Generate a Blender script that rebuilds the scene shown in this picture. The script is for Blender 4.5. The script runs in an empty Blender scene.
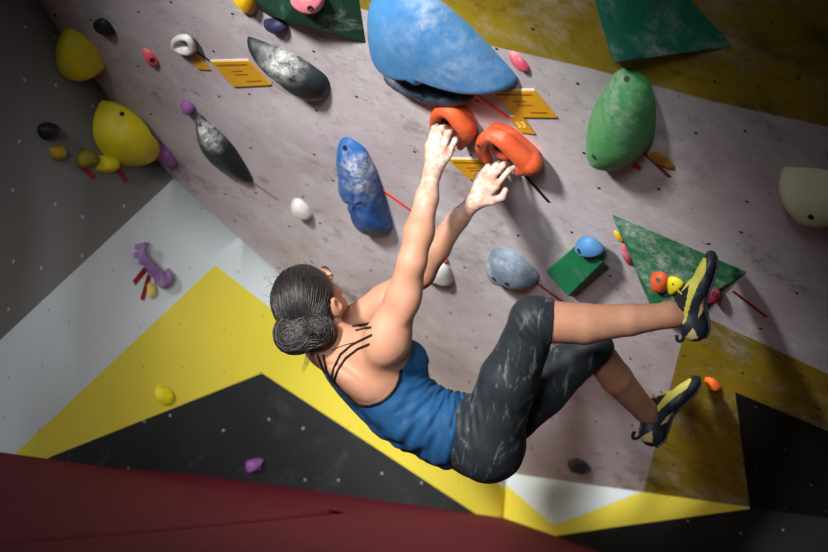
import bpy, bmesh, math, random
import numpy as np
from mathutils import Vector, Matrix
from mathutils.bvhtree import BVHTree

S = bpy.context.scene
COL = S.collection
random.seed(7); np.random.seed(7)

# ------------------------------------------------------------------ camera
FPX = 2000.0
ROLL, PITCH, CAMZ = math.radians(4.0), math.radians(1.0), 0.80
CF = np.array([0, math.cos(PITCH), math.sin(PITCH)])
_U0 = np.array([0, -math.sin(PITCH), math.cos(PITCH)]); _R0 = np.array([1.0, 0, 0])
CR = math.cos(ROLL)*_R0 + math.sin(ROLL)*_U0
CU = -math.sin(ROLL)*_R0 + math.cos(ROLL)*_U0
C0 = np.array([0, 0, CAMZ])
cd = bpy.data.cameras.new('camera'); cam = bpy.data.objects.new('camera', cd); COL.objects.link(cam)
M = Matrix.Identity(4)
for i, v in enumerate((CR, CU, -CF)):
    for j in range(3): M[j][i] = float(v[j])
for j in range(3): M[j][3] = float(C0[j])
cam.matrix_world = M
cd.sensor_width = 36.0; cd.lens = FPX/828*36; cd.clip_start = .05; cd.clip_end = 60
cd.dof.use_dof = True; cd.dof.focus_distance = 5.5; cd.dof.aperture_fstop = 2.4
S.camera = cam

# ------------------------------------------------------------------ light
S.view_settings.view_transform = 'Standard'; S.view_settings.look = 'None'
S.view_settings.gamma = 1.0; S.view_settings.use_curve_mapping = False
S.view_settings.exposure = 0.0
W = bpy.data.worlds.new('gym_air'); S.world = W; W.use_nodes = True
W.node_tree.nodes['Background'].inputs[0].default_value = (.80, .90, 1.0, 1)
W.node_tree.nodes['Background'].inputs[1].default_value = 0.06

def aim(o, loc, tgt):
    o.location = loc
    o.rotation_euler = (Vector(tgt)-Vector(loc)).to_track_quat('-Z', 'Y').to_euler()
def spot(name, loc, tgt, power, angle, blend, size, colr):
    l = bpy.data.lights.new(name, 'SPOT'); l.energy = power; l.spot_size = math.radians(angle)
    l.spot_blend = blend; l.shadow_soft_size = size; l.color = colr
    o = bpy.data.objects.new(name, l); COL.objects.link(o); aim(o, loc, tgt); return o
spot('hall_spot', (-2.3, 1.4, 2.35), (.12, 6.1, .90), 2450, 25.5, 1.0, .28, (1.0, .975, .94))
spot('corner_fill', (-1.1, .3, 1.0), (-.85, 6.5, .42), 420, 17, 1.0, .4, (.93, .98, 1.0))  # added fill lamp that brightens the lower part of the left wall
spot('hall_fill', (-.9, -.4, 1.7), (.14, 6.4, .74), 1300, 17.5, 1.0, .7, (.97, .98, 1.0))

# ------------------------------------------------------------------ geometry of view and walls
def ray(x, y): return CF + CR*(x-414)/FPX - CU*(y-276)/FPX
def W3(x, y, d): return C0 + ray(x, y)*d
def hz(x, y, z): d = ray(x, y); return C0 + d*((z-C0[2])/d[2])
def onp(x, y, n, q): d = ray(x, y); return C0 + d*((q-n@C0)/(n@d))
def prj(P):
    P = np.asarray(P, float); d = P-C0; z = d@CF
    return np.stack([414+FPX*(d@CR)/z, 276-FPX*(d@CU)/z], -1)
def V(x, y, z): return CR*x + CU*y - CF*z           # x right, y up, z towards the viewer
def nrm(v): v = np.asarray(v, float); return v/np.linalg.norm(v)

KZ = .22                                            # height of the foot of the overhang
Ka, Kb = hz(500, 472, KZ), hz(748, 507, KZ)
HD = nrm(Kb-Ka)
NA = nrm(np.cross(HD, W3(470, 150, 5.6)-Ka))
if NA@(C0-Ka) < 0: NA = -NA
QA = NA@Ka
FD = np.cross(NA, HD); FD = FD if FD[2] < 0 else -FD   # down the fall line
def A(x, y, h=0.0): return onp(x, y, NA, QA+h)
K = Ka + HD*((A(506, 472)-Ka)@HD)
EDGE = [K, A(400, 379), A(275, 270), A(210, 212), A(168, 172), A(130, 126), A(100, 86), A(68, 42), A(38, 0)]
T = EDGE[-1]; EDGE.append(T+(T-EDGE[-2])*1.3)
def vplane(P, Q):
    n = nrm(np.cross((Q-P)*np.array([1, 1, 0]), [0, 0, 1.0]))
    if n@(C0-P) < 0: n = -n
    return n, n@P
BP = [vplane(p, q) for p, q in zip(EDGE[:-1], EDGE[1:])]; CN = vplane(Ka, Kb)
BP[-1] = BP[-2] if False else BP[-1]
def Bplane(x, y):
    for i, (n, q) in enumerate(BP):
        p = onp(x, y, n, q); e = (EDGE[i+1]-EDGE[i])*np.array([1, 1, 0])
        if (p-EDGE[i+1])@e <= 0 or i == len(BP)-1: return n, q
def B(x, y, h=0.0):
    n, q = Bplane(x, y); return onp(x, y, n, q+h)

# ------------------------------------------------------------------ object helpers
def link(name, me, mats=(), parent=None):
    o = bpy.data.objects.new(name, me); COL.objects.link(o)
    for m in mats: me.materials.append(m)
    if parent is not None: o.parent = parent; o.matrix_parent_inverse = parent.matrix_basis.inverted()
    return o
def pydata(name, vs, fs, mats=(), parent=None, smooth=True, mi=None):
    me = bpy.data.meshes.new(name)
    me.from_pydata([tuple(map(float, v)) for v in vs], [], [tuple(map(int, f)) for f in fs])
    me.update()
    if smooth: me.polygons.foreach_set('use_smooth', [True]*len(me.polygons))
    if mi is not None: me.polygons.foreach_set('material_index', [int(i) for i in mi])
    return link(name, me, mats, parent)
def frombm(name, bm, mats=(), parent=None, smooth=False):
    bmesh.ops.recalc_face_normals(bm, faces=bm.faces)
    me = bpy.data.meshes.new(name); bm.to_mesh(me); bm.free()
    if smooth: me.polygons.foreach_set('use_smooth', [True]*len(me.polygons))
    return link(name, me, mats, parent)
def tag(o, label=None, cat=None, group=None, kind=None):
    if label: o['label'] = label
    if cat: o['category'] = cat
    if group: o['group'] = group
    if kind: o['kind'] = kind
    return o
def empty(name, loc, label, cat, group=None):
    o = bpy.data.objects.new(name, None); COL.objects.link(o); o.location = [float(v) for v in loc]
    o.empty_display_size = .05
    return tag(o, label, cat, group)
def bevel(o, w, seg=2, ang=30):
    m = o.modifiers.new('bevel', 'BEVEL'); m.width = w; m.segments = seg; m.limit_method = 'ANGLE'
    m.angle_limit = math.radians(ang); m.harden_normals = False
    return o

# ------------------------------------------------------------------ materials
def srgb(r, g, b):
    f = lambda c: (c/255/12.92) if c/255 <= .04045 else ((c/255+.055)/1.055)**2.4
    return (f(r), f(g), f(b), 1)
MATS = {}
def mat(name, base, second=None, scale=8.0, amount=.5, rough=.7, bump=.1, bscale=40, chalk=0.0, chalk_scale=9,
        holes=None, spec=.3, sss=0, stretch=None, cpos=.55, metal=0.0, tint=None, cmask=None):
    """base/second mixed by noise; chalk = share of pale dust patches; holes = (spacing, radius, colour) of bolt nuts"""
    if name in MATS: return MATS[name]
    m = bpy.data.materials.new(name); m.use_nodes = True; nt = m.node_tree; N = nt.nodes; Lk = nt.links.new
    bs = N['Principled BSDF']; tc = N.new('ShaderNodeTexCoord'); co = tc.outputs['Object']
    if stretch:
        mp = N.new('ShaderNodeMapping'); mp.inputs['Rotation'].default_value = stretch[1]; mp.inputs['Scale'].default_value = stretch[0]
        Lk(co, mp.inputs[0]); sc = mp.outputs[0]
    else: sc = co
    def noise(s, d=6, r=.6, c=None, dist=0.0):
        n = N.new('ShaderNodeTexNoise'); n.inputs['Scale'].default_value = s; n.inputs['Detail'].default_value = d
        n.inputs['Roughness'].default_value = r; n.inputs['Distortion'].default_value = dist; Lk(c if c is not None else co, n.inputs['Vector']); return n.outputs['Fac']
    def ramp(f, a, b, ca=(0, 0, 0, 1), cb=(1, 1, 1, 1)):
        n = N.new('ShaderNodeValToRGB'); n.color_ramp.elements[0].position = a; n.color_ramp.elements[1].position = b
        n.color_ramp.elements[0].color = ca; n.color_ramp.elements[1].color = cb; Lk(f, n.inputs[0]); return n.outputs[0]
    def mix(f, a, b):
        n = N.new('ShaderNodeMix'); n.data_type = 'RGBA'
        if isinstance(f, float): n.inputs[0].default_value = f
        else: Lk(f, n.inputs[0])
        for s, v in ((6, a), (7, b)):
            if isinstance(v, tuple): n.inputs[s].default_value = v
            else: Lk(v, n.inputs[s])
        return n.outputs[2]
    col = base
    if second: col = mix(ramp(noise(scale, 8, .62, sc), .5-.28*(1-amount)-.02, .5+.28*(1-amount)+.05), base, second)
    if tint:                                        # scattered scuffs of a third colour, fine specks of dirt
        col = mix(ramp(noise(tint[1], 12, .78, sc, .3), tint[2], tint[2]+.14), col, tint[0])
        col = mix(ramp(noise(tint[1]*9, 6, .7, sc, .2), .63, .70), col, tint[0])
    if chalk > 0:
        a = ramp(noise(chalk_scale, 9, .62, sc, .6), cpos, cpos+.34)
        b = ramp(noise(chalk_scale*7, 5, .7, sc), .35, .65)
        mm = N.new('ShaderNodeMath'); mm.operation = 'MULTIPLY'; Lk(a, mm.inputs[0]); Lk(b, mm.inputs[1])
        m2 = N.new('ShaderNodeMath'); m2.operation = 'MULTIPLY'; m2.use_clamp = True; Lk(mm.outputs[0], m2.inputs[0]); m2.inputs[1].default_value = chalk
        if cmask:
            vm = N.new('ShaderNodeVectorMath'); vm.operation = 'DISTANCE'; Lk(co, vm.inputs[0]); vm.inputs[1].default_value = [float(v) for v in cmask[0]]
            mr = N.new('ShaderNodeMapRange'); mr.inputs[1].default_value = cmask[1]; mr.inputs[2].default_value = cmask[1]*.25; mr.inputs[3].default_value = cmask[2]; mr.inputs[4].default_value = 1
            Lk(vm.outputs['Value'], mr.inputs[0]); m3 = N.new('ShaderNodeMath'); m3.operation = 'MULTIPLY'; Lk(m2.outputs[0], m3.inputs[0]); Lk(mr.outputs[0], m3.inputs[1]); m2 = m3
        col = mix(m2.outputs[0], col, srgb(222, 224, 222))
    if holes:
        vo = N.new('ShaderNodeTexVoronoi'); vo.voronoi_dimensions = '2D'; vo.inputs['Scale'].default_value = 1/holes[0]; vo.inputs['Randomness'].default_value = .45
        Lk(tc.outputs['UV'], vo.inputs['Vector'])
        lt = N.new('ShaderNodeMath'); lt.operation = 'LESS_THAN'; lt.inputs[1].default_value = holes[1]/holes[0]
        Lk(vo.outputs['Distance'], lt.inputs[0]); col = mix(lt.outputs[0], col, holes[2])
    if isinstance(col, tuple): bs.inputs['Base Color'].default_value = col
    else: Lk(col, bs.inputs['Base Color'])
    bs.inputs['Roughness'].default_value = rough; bs.inputs['Specular IOR Level'].default_value = spec
    bs.inputs['Metallic'].default_value = metal
    if sss:
        bs.inputs['Subsurface Weight'].default_value = sss; bs.inputs['Subsurface Radius'].default_value = (.02, .008, .004)
        bs.inputs['Subsurface Scale'].default_value = .5
    if bump:
        bp = N.new('ShaderNodeBump'); bp.inputs['Strength'].default_value = bump; bp.inputs['Distance'].default_value = .004
        Lk(noise(bscale, 8, .65, sc), bp.inputs['Height']); Lk(bp.outputs[0], bs.inputs['Normal'])
    MATS[name] = m; return m

HD_, HL_ = srgb(28, 24, 24), srgb(215, 215, 210)
NUT = (.205, .0052, HD_); NUTB = (.17, .0058, srgb(190, 192, 190))
wm = {
 'lav': mat('wall_lavender_plaster', srgb(200, 192, 197), srgb(166, 152, 157), 3.0, .3, .85, .25, 60, 1.0, 2.2, NUT, .2, tint=(srgb(112, 94, 92), 4.0, .54), cpos=.44),
 'ay':  mat('wall_ochre_paint', srgb(168, 142, 24), srgb(120, 104, 26), 3.0, .3, .8, .25, 60, .9, 3.6, NUT, .2, tint=(srgb(84, 78, 40), 4.0, .52), cpos=.47),
 'ak':  mat('wall_black_paint', srgb(26, 26, 26), srgb(18, 18, 18), 4, .5, .75, .1, 60, 0, 5, (.2, .004, srgb(120, 120, 120)), .2),
 'bg':  mat('wall_grey_paint', srgb(126, 125, 122), srgb(112, 111, 109), 2.0, .4, .85, .05, 60, 0, 5, NUTB, .15),
 'bw':  mat('wall_white_paint', srgb(210, 219, 220), srgb(196, 208, 210), 1.6, .4, .85, .05, 60, 0, 5, (.17, .0035, srgb(140, 145, 145)), .15),
 'by':  mat('wall_yellow_paint', srgb(222, 208, 78), srgb(212, 196, 62), 1.8, .4, .8, .05, 60, 0, 5, (.17, .003, srgb(150, 140, 40)), .15),
 'bk':  mat('wall_charcoal_paint', srgb(44, 46, 48), srgb(34, 36, 38), 2.0, .4, .8, .05, 60, .12, 6, (.17, .0050, srgb(150, 156, 160)), .2),
}
WKEYS = list(wm)

def inpoly(p, poly):
    x, y = p; c = False; n = len(poly)
    for i in range(n):
        x1, y1 = poly[i]; x2, y2 = poly[(i+1) % n]
        if (y1 > y) != (y2 > y) and x < (x2-x1)*(y-y1)/(y2-y1)+x1: c = not c
    return c
def painted(name, corners, regions, default, thick=.04, n=None):
    """a wall panel cut along the borders of its painted fields (traced on the wall, so they lie in it)"""
    corners = [np.array(c) for c in corners]
    if n is None: n = nrm(np.cross(corners[1]-corners[0], corners[2]-corners[0]))
    if n@(C0-corners[0]) < 0: n = -n
    e1 = nrm(np.cross([0, 0, 1.0], n)) if abs(n[2]) < .99 else np.array([1., 0, 0]); e2 = np.cross(n, e1); o0 = corners[0]
    bm = bmesh.new(); bm.faces.new([bm.verts.new(c) for c in corners])
    for key, poly in regions:
        for i in range(len(poly)):
            a, b = poly[i], poly[(i+1) % len(poly)]
            Pa, Pb = onp(*a, n, n@o0), onp(*b, n, n@o0)
            if np.linalg.norm(Pb-Pa) < 1e-5: continue
            pn = nrm(np.cross(n, Pb-Pa))
            bmesh.ops.bisect_plane(bm, geom=bm.verts[:]+bm.edges[:]+bm.faces[:], plane_co=Pa, plane_no=pn, dist=1e-6)
    uv = bm.loops.layers.uv.new('wall')
    for f in bm.faces:
        c = prj(np.array(f.calc_center_median())); k = default
        for key, poly in regions:
            if inpoly(c, poly): k = key; break
        f.material_index = WKEYS.index(k)
        for l in f.loops:
            d = np.array(l.vert.co)-o0; l[uv].uv = (float(d@e1), float(d@e2))
    # thickness behind the painted skin
    front = bm.faces[:]
    bnd = [e for e in bm.edges if len(e.link_faces) == 1]
    r = bmesh.ops.extrude_edge_only(bm, edges=bnd)
    for v in r['geom']:
        if isinstance(v, bmesh.types.BMVert): v.co -= Vector(n*thick)
    for f in bm.faces:
        if f not in front: f.material_index = WKEYS.index(default)
    me = bpy.data.meshes.new(name); bm.to_mesh(me); bm.free()
    o = link(name, me, [wm[k] for k in WKEYS]); tag(o, kind='structure'); return o

# ------------------------------------------------------------------ walls
rt = Kb + HD*3.2; up = 2.6
A_reg = [
 ('ay', [(300, -9), (487, 45), (585, 67), (707, 100), (828, 127), (1100, 190), (1100, -700), (300, -700)]),
 ('ak', [(735, 392), (828, 431), (1300, 640), (1300, 700), (750, 509)]),
 ('ay', [(690, 310), (828, 374), (1300, 600), (1300, 640), (828, 431), (735, 392), (750, 509), (643, 494)]),
]
painted('wall_right', [K, rt, rt-FD*4.2, EDGE[-1]-FD*1.2] + EDGE[:0:-1], A_reg, 'lav', n=NA)
dn = np.array([0, 0, 1.0])
def dz(P, z): return np.array([P[0], P[1], z])
B_reg = [
 ('by', [(215, 265), (560, 531), (600, 620), (560, 640), (496, 527), (262, 373), (50, 457), (-60, 540), (-140, 600)]),
 ('bk', [(262, 373), (496, 527), (560, 640), (-300, 640), (50, 457)]),
 ('bg', [(-200, 522), (0, 340), (168, 184), (240, 110), (240, -300), (-300, -300), (-400, 200)]),
]
strips = []
for i, (P0, P1) in enumerate(zip(EDGE[:-1], EDGE[1:])):
    t0, t1 = P0+dn*.02, P1+dn*.02
    if i == len(EDGE)-2: P1 = P1+(P1-P0)*2.0; t1 = dz(P1, 3.2); 
    strips.append(painted('wall_left', [dz(P0, -.3), dz(P1, -.3), t1, t0], B_reg, 'bw', n=BP[i][0]))
bm = bmesh.new()
off = 0.0
for i, o in enumerate(strips):
    k = len(bm.verts); uvn = bm.loops.layers.uv.get('wall'); nl_ = len(bm.faces)
    bm.from_mesh(o.data); bm.faces.ensure_lookup_table(); uvl = bm.loops.layers.uv.get('wall')
    wdt = float(np.linalg.norm((EDGE[i+1]-EDGE[i])[:2])); sg_ = -1 if True else 1
    for f in bm.faces[nl_:]:
        for l in f.loops:
            d = np.array(l.vert.co)-EDGE[i]; l[uvl].uv = (off+float(d[:2]@nrm((EDGE[i+1]-EDGE[i])[:2])), float(l.vert.co.z))
    off += wdt
    old = o.data; bpy.data.objects.remove(o); bpy.data.meshes.remove(old)
bmesh.ops.remove_doubles(bm, verts=bm.verts, dist=.0008)
for f in bm.faces: f.smooth = True
me = bpy.data.meshes.new('wall_left'); bm.to_mesh(me); bm.free()
wl = link('wall_left', me, [wm[k] for k in WKEYS]); tag(wl, kind='structure')
C_reg = [
 ('by', [(560, 531), (644, 491.5), (700, 470), (749.7, 440), (749.7, 508.7), (609.6, 527.8), (555, 536), (498, 478), (480, 455), (470, 450), (400, 480), (400, 640), (540, 640)]),
 ('ak', [(749.7, 508.7), (749.7, 400), (1200, 400), (1200, 700), (500, 700), (555, 536), (609.6, 527.8)]),
]
C_reg[0] = ('by', [(749.7, 508.7), (700, 497), (644, 491), (558, 524), (552, 524), (498, 478), (400, 390), (400, 640), (540, 640), (555, 536), (609.6, 527.8)])
painted('wall_back', [dz(K, -.3), dz(rt, -.3), rt, K], C_reg, 'bw', n=CN[0])

# floor slab and mats
fl = mat('floor_concrete', srgb(60, 58, 58), srgb(50, 48, 48), 3, .5, .9, .1)
bm = bmesh.new(); bmesh.ops.create_cube(bm, size=1)
for v in bm.verts: v.co = Vector((v.co.x*9, v.co.y*11+4, v.co.z*.05-.34))
tag(frombm('floor', bm, [fl]), kind='structure')

mp = [B(100, 466), B(300, 489), onp(560, 537.5, *CN)]
MN = nrm(np.cross(mp[1]-mp[0], mp[2]-mp[0])); MN = MN if MN[2] > 0 else -MN; MQ = MN@mp[0]
print('mat normal', MN)
def Mt(x, y): return onp(x, y, MN, MQ)
crim = mat('crimson_mat_vinyl', srgb(112, 22, 46), srgb(98, 16, 38), 5, .3, .75, .3, 120, .0, 14, spec=.2)
def crash_mat(pts, label):
    bm = bmesh.new()
    top = [bm.verts.new(p) for p in pts]; bot = [bm.verts.new(p-np.array([0, 0, .24])) for p in pts]
    n = len(pts); bm.faces.new(top); bm.faces.new(bot[::-1])
    for i in range(n): bm.faces.new((top[i], bot[i], bot[(i+1) % n], top[(i+1) % n]))
    o = frombm('crash_mat', bm, [crim]); bevel(o, .02, 3, 40); tag(o, label, 'mat', None); return o
def inset(pts, d):
    c = sum(pts)/len(pts); out = []
    n = len(pts)
    for i in range(n):
        a, b, e = pts[i-1], pts[i], pts[(i+1) % n]
        u, w = nrm(a-b), nrm(e-b); s = max(.25, np.linalg.norm(np.cross(u, w))); out.append(b+(u+w)*d/s)
    return out
def beyond(P, Q, k): return Q+(Q-P)*k
wedge = [B(-40, 443), B(45, 457), B(109, 466.5), B(200, 478), B(300, 489.3), B(420, 508)]
sA, sB, sC, sD = Mt(109, 467.8), Mt(217, 485), Mt(300, 504), Mt(344, 510)
sE = Mt(560, 549.5); sF = beyond(sD, sE, 2.6)
kF = onp(600, 546, *CN); kG = onp(1300, 680, *CN)
def mz(P): # put plan point onto the mat surface
    return np.array([P[0], P[1], (MQ-MN[0]*P[0]-MN[1]*P[1])/MN[2]])
corner = mz(dz(K, 0)); kG = mz(dz(kG, 0))
crash_mat(inset([mz(sA), mz(wedge[3]), mz(wedge[4]), mz(corner)-np.array([0, .01, 0]), mz(kG), sF, sE, sD, sC, sB], .009), 'narrow crimson mat strip running along the foot of the painted wall')
le = wedge[0]; fr = mz(np.array([le[0]-.4, 3.2, 0]))
g0, g1, g2 = Mt(0, 543), Mt(150, 531), Mt(285, 518)
crash_mat(inset([le, wedge[1], sA, sB, sC, sD, g2, g1, g0, beyond(g1, g0, 2.2)], .009), 'large crimson crash mat at the left, behind the lower curved seam')
f2 = mz(np.array([beyond(sD, sE, 2.6)[0]+.2, 3.2, 0]))
crash_mat(inset([beyond(g1, g0, 2.2), g0, g1, g2, sD, sE, sF, f2, fr], .009), 'nearest crimson crash mat, in front of both curved seams')

# ------------------------------------------------------------------ hold builders
def poly_radial(poly, c, ths):
    R = []
    for t in ths:
        d = np.array([math.cos(t), math.sin(t)]); best = 1.0
        for i in range(len(poly)):
            a = np.array(poly[i], float)-c; b = np.array(poly[(i+1) % len(poly)], float)-c; e = b-a
            det = d[0]*(-e[1])+d[1]*e[0]
            if abs(det) < 1e-9: continue
            s = (a[0]*(-e[1])+a[1]*e[0])/det; u = (d[0]*a[1]-d[1]*a[0])/det
            if s > 0 and -1e-6 <= u <= 1+1e-6: best = max(best, s)
        R.append(best)
    return np.array(R)
def catmull(poly, k=6):
    P = np.array(poly, float); n = len(P); out = []
    for i in range(n):
        p0, p1, p2, p3 = P[i-1], P[i], P[(i+1) % n], P[(i+2) % n]
        for j in range(k):
            t = j/k; out.append(.5*((2*p1)+(-p0+p2)*t+(2*p0-5*p1+4*p2-p3)*t*t+(-p0+3*p1-3*p2+p3)*t**3))
    return np.array(out)
def dome(name, outline, H, m, parent=None, plane=None, a=2.0, b=.5, apex=(0, 0), smooth=True, rough=0.0, rings=14, seg=56, lo=.3):
    """a solid hold on the wall whose outline, seen with its real height, is the traced one"""
    n, q = plane if plane is not None else (NA, QA)
    poly = catmull(outline) if smooth else np.array(outline, float)
    mn, mx = poly.min(0), poly.max(0); c = (mn+mx)/2*.4+poly.mean(0)*.6
    # outline resampled by length (tips keep their points); its radii are corrected by a smooth function of direction
    cl = np.concatenate([poly, poly[:1]]); sl_ = np.concatenate([[0], np.cumsum(np.hypot(*np.diff(cl, axis=0).T))])
    u_ = np.linspace(0, sl_[-1], seg, endpoint=False); Q = np.stack([np.interp(u_, sl_, cl[:, 0]), np.interp(u_, sl_, cl[:, 1])], 1)-c
    th_ = np.arctan2(Q[:, 1], Q[:, 0]) % (2*math.pi); NB = 72; ths = np.arange(NB)/NB*2*math.pi; Rt = poly_radial(poly, c, ths); ratio = np.ones(NB)
    rho = np.sin(np.linspace(1, 0, rings)*math.pi/2)
    g = np.maximum(0, 1-rho**a)**b
    rs = np.random.RandomState(int(abs(outline[0][0]*13+outline[0][1]*7)))
    w = rs.rand(6)*6.28
    def build(ratio):
        vs = []
        kk = np.interp(th_, np.append(ths, 2*math.pi), np.append(ratio, ratio[0]))
        for r, gg in zip(rho, g):
            for t, q2, kr in zip(th_, Q, kk):
                p = c + q2*kr*r + np.array(apex)*(1-r)
                h = H*gg*(1+rough*(math.sin(t*3+w[0]+r*5)+.6*math.sin(t*5+w[1]-r*9)+.5*math.sin(t*8+w[2]+r*14)))
                vs.append(onp(p[0], p[1], n, q)+n*h)
        return np.array(vs)
    for it in range(16):
        V_ = build(ratio).reshape(rings, seg, 3); P = np.concatenate([prj(V_.reshape(-1, 3)), prj((.5*(V_+np.roll(V_, 1, 1))).reshape(-1, 3))])-c
        an = np.arctan2(P[:, 1], P[:, 0]) % (2*math.pi); ra = np.hypot(P[:, 0], P[:, 1])
        idx = (np.round(an/(2*math.pi)*NB).astype(int)) % NB; sil = np.zeros(NB); np.maximum.at(sil, idx, ra)
        bad = sil < 1; rr_ = np.where(bad, 1, Rt/np.where(bad, 1, sil))
        ratio = np.clip(ratio*rr_**.5, lo, 1.04)
        ratio = .5*ratio+.25*(np.roll(ratio, 1)+np.roll(ratio, -1))
    Rb = ratio
    vs = build(Rb); base = vs[:seg]-n*.004
    vs = np.concatenate([base, vs[:-seg], vs[-1:]]); fs = []
    R_ = rings
    for k in range(R_-1):
        for i in range(seg):
            j = (i+1) % seg; fs.append((k*seg+i, k*seg+j, (k+1)*seg+j, (k+1)*seg+i))
    top = len(vs)-1
    for i in range(seg): fs.append(((R_-1)*seg+i, (R_-1)*seg+(i+1) % seg, top))
    fs.append(tuple(range(seg))[::-1])
    o = pydata(name, vs, fs, [m], parent)
    bm = bmesh.new(); bm.from_mesh(o.data); bmesh.ops.recalc_face_normals(bm, faces=bm.faces); bm.to_mesh(o.data); bm.free()
    return o
def surf(o, x, y, mesh_world=True):
    """where the line of sight through x, y meets object o: point, normal"""
    me = o.data; bvh = BVHTree.FromPolygons([tuple(v.co) for v in me.vertices], [tuple(p.vertices) for p in me.polygons])
    h = bvh.ray_cast(Vector(C0), Vector(nrm(ray(x, y))))
    return (np.array(h[0]), np.array(h[1])) if h[0] is not None else None
def cyl(name, P, n, r, h, m, parent=None, seg=16, inner=None):
    """bolt head with a socket: ring plus recessed centre"""
    n = nrm(n); e = nrm(np.cross(n, [.3, .2, .93])); f = np.cross(n, e); vs = []; fs = []
    prof = [(r, -h), (r, h), (r*.62, h), (r*.5, h*.1), (0.0001, h*.1)]
    for rr, z in prof:
        for i in range(seg):
            t = 2*math.pi*i/seg; vs.append(P+n*z+(e*math.cos(t)+f*math.sin(t))*rr)
    for k in range(len(prof)-1):
        for i in range(seg):
            j = (i+1) % seg; fs.append((k*seg+i, k*seg+j, (k+1)*seg+j, (k+1)*seg+i))
    o = pydata(name, vs, fs, [m], parent, smooth=False); return o
BOLT = mat('dark_bolt_steel', srgb(22, 22, 24), rough=.5, bump=0, spec=.5)
ZINC = mat('zinc_bolt', srgb(150, 152, 156), rough=.35, bump=0, metal=.8)
def bolts(hold, pts, r=.008, m=None):
    for x, y in pts:
        s = surf(hold, x, y)
        if s: cyl('bolt', s[0], s[1], r, .0015, m or BOLT, hold)
def reparent_bolts(o): pass
def tube(name, pts, rad, m, parent=None, seg=8, taper=None, closed=False):
    pts = [np.array(p, float) for p in pts]; n = len(pts); vs = []; fs = []
    prev = None
    for i, p in enumerate(pts):
        t = nrm(pts[min(i+1, n-1)]-pts[max(i-1, 0)])
        e = np.cross(t, [.1, .2, .97]) if prev is None else prev-t*(prev@t)
        e = nrm(e); f = np.cross(t, e); prev = e
        r = rad if taper is None else rad*taper[i]
        for k in range(seg):
            a = 2*math.pi*k/seg; vs.append(p+(e*math.cos(a)+f*math.sin(a))*r)
    for i in range(n-1):
        for k in range(seg):
            j = (k+1) % seg; fs.append((i*seg+k, i*seg+j, (i+1)*seg+j, (i+1)*seg+k))
    fs.append(tuple(range(seg))[::-1]); fs.append(tuple((n-1)*seg+k for k in range(seg)))
    if name is None: return vs, fs
    return pydata(name, vs, fs, [m], parent)
def slab(name, px, m, parent=None, thick=.0015, plane=None, h0=0.0005, P3=None):
    n, q = plane if plane is not None else (NA, QA)
    P = P3 if P3 is not None else [onp(x, y, n, q+h0) for x, y in px]
    bm = bmesh.new(); lo = [bm.verts.new(p) for p in P]; hi = [bm.verts.new(p+n*thick) for p in P]; k = len(P)
    bm.faces.new(hi); bm.faces.new(lo[::-1])
    for i in range(k): bm.faces.new((lo[i], lo[(i+1) % k], hi[(i+1) % k], hi[i]))
    return frombm(name, bm, [m], parent)
def volume(name, base, tops, faces, m, parent=None, plane=None):
    """plywood volume: base corners on the wall (pixel), raised corners (pixel, height)"""
    n, q = plane if plane is not None else (NA, QA)
    P = [onp(x, y, n, q-.002) for x, y in base] + [onp(x, y, n, q+h) for x, y, h in tops]
    bm = bmesh.new(); vv = [bm.verts.new(p) for p in P]
    for f in faces: bm.faces.new([vv[i] for i in f])
    bm.faces.new([vv[i] for i in range(len(base))])
    o = frombm(name, bm, [m], parent); bevel(o, .004, 2, 20); return o

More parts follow.
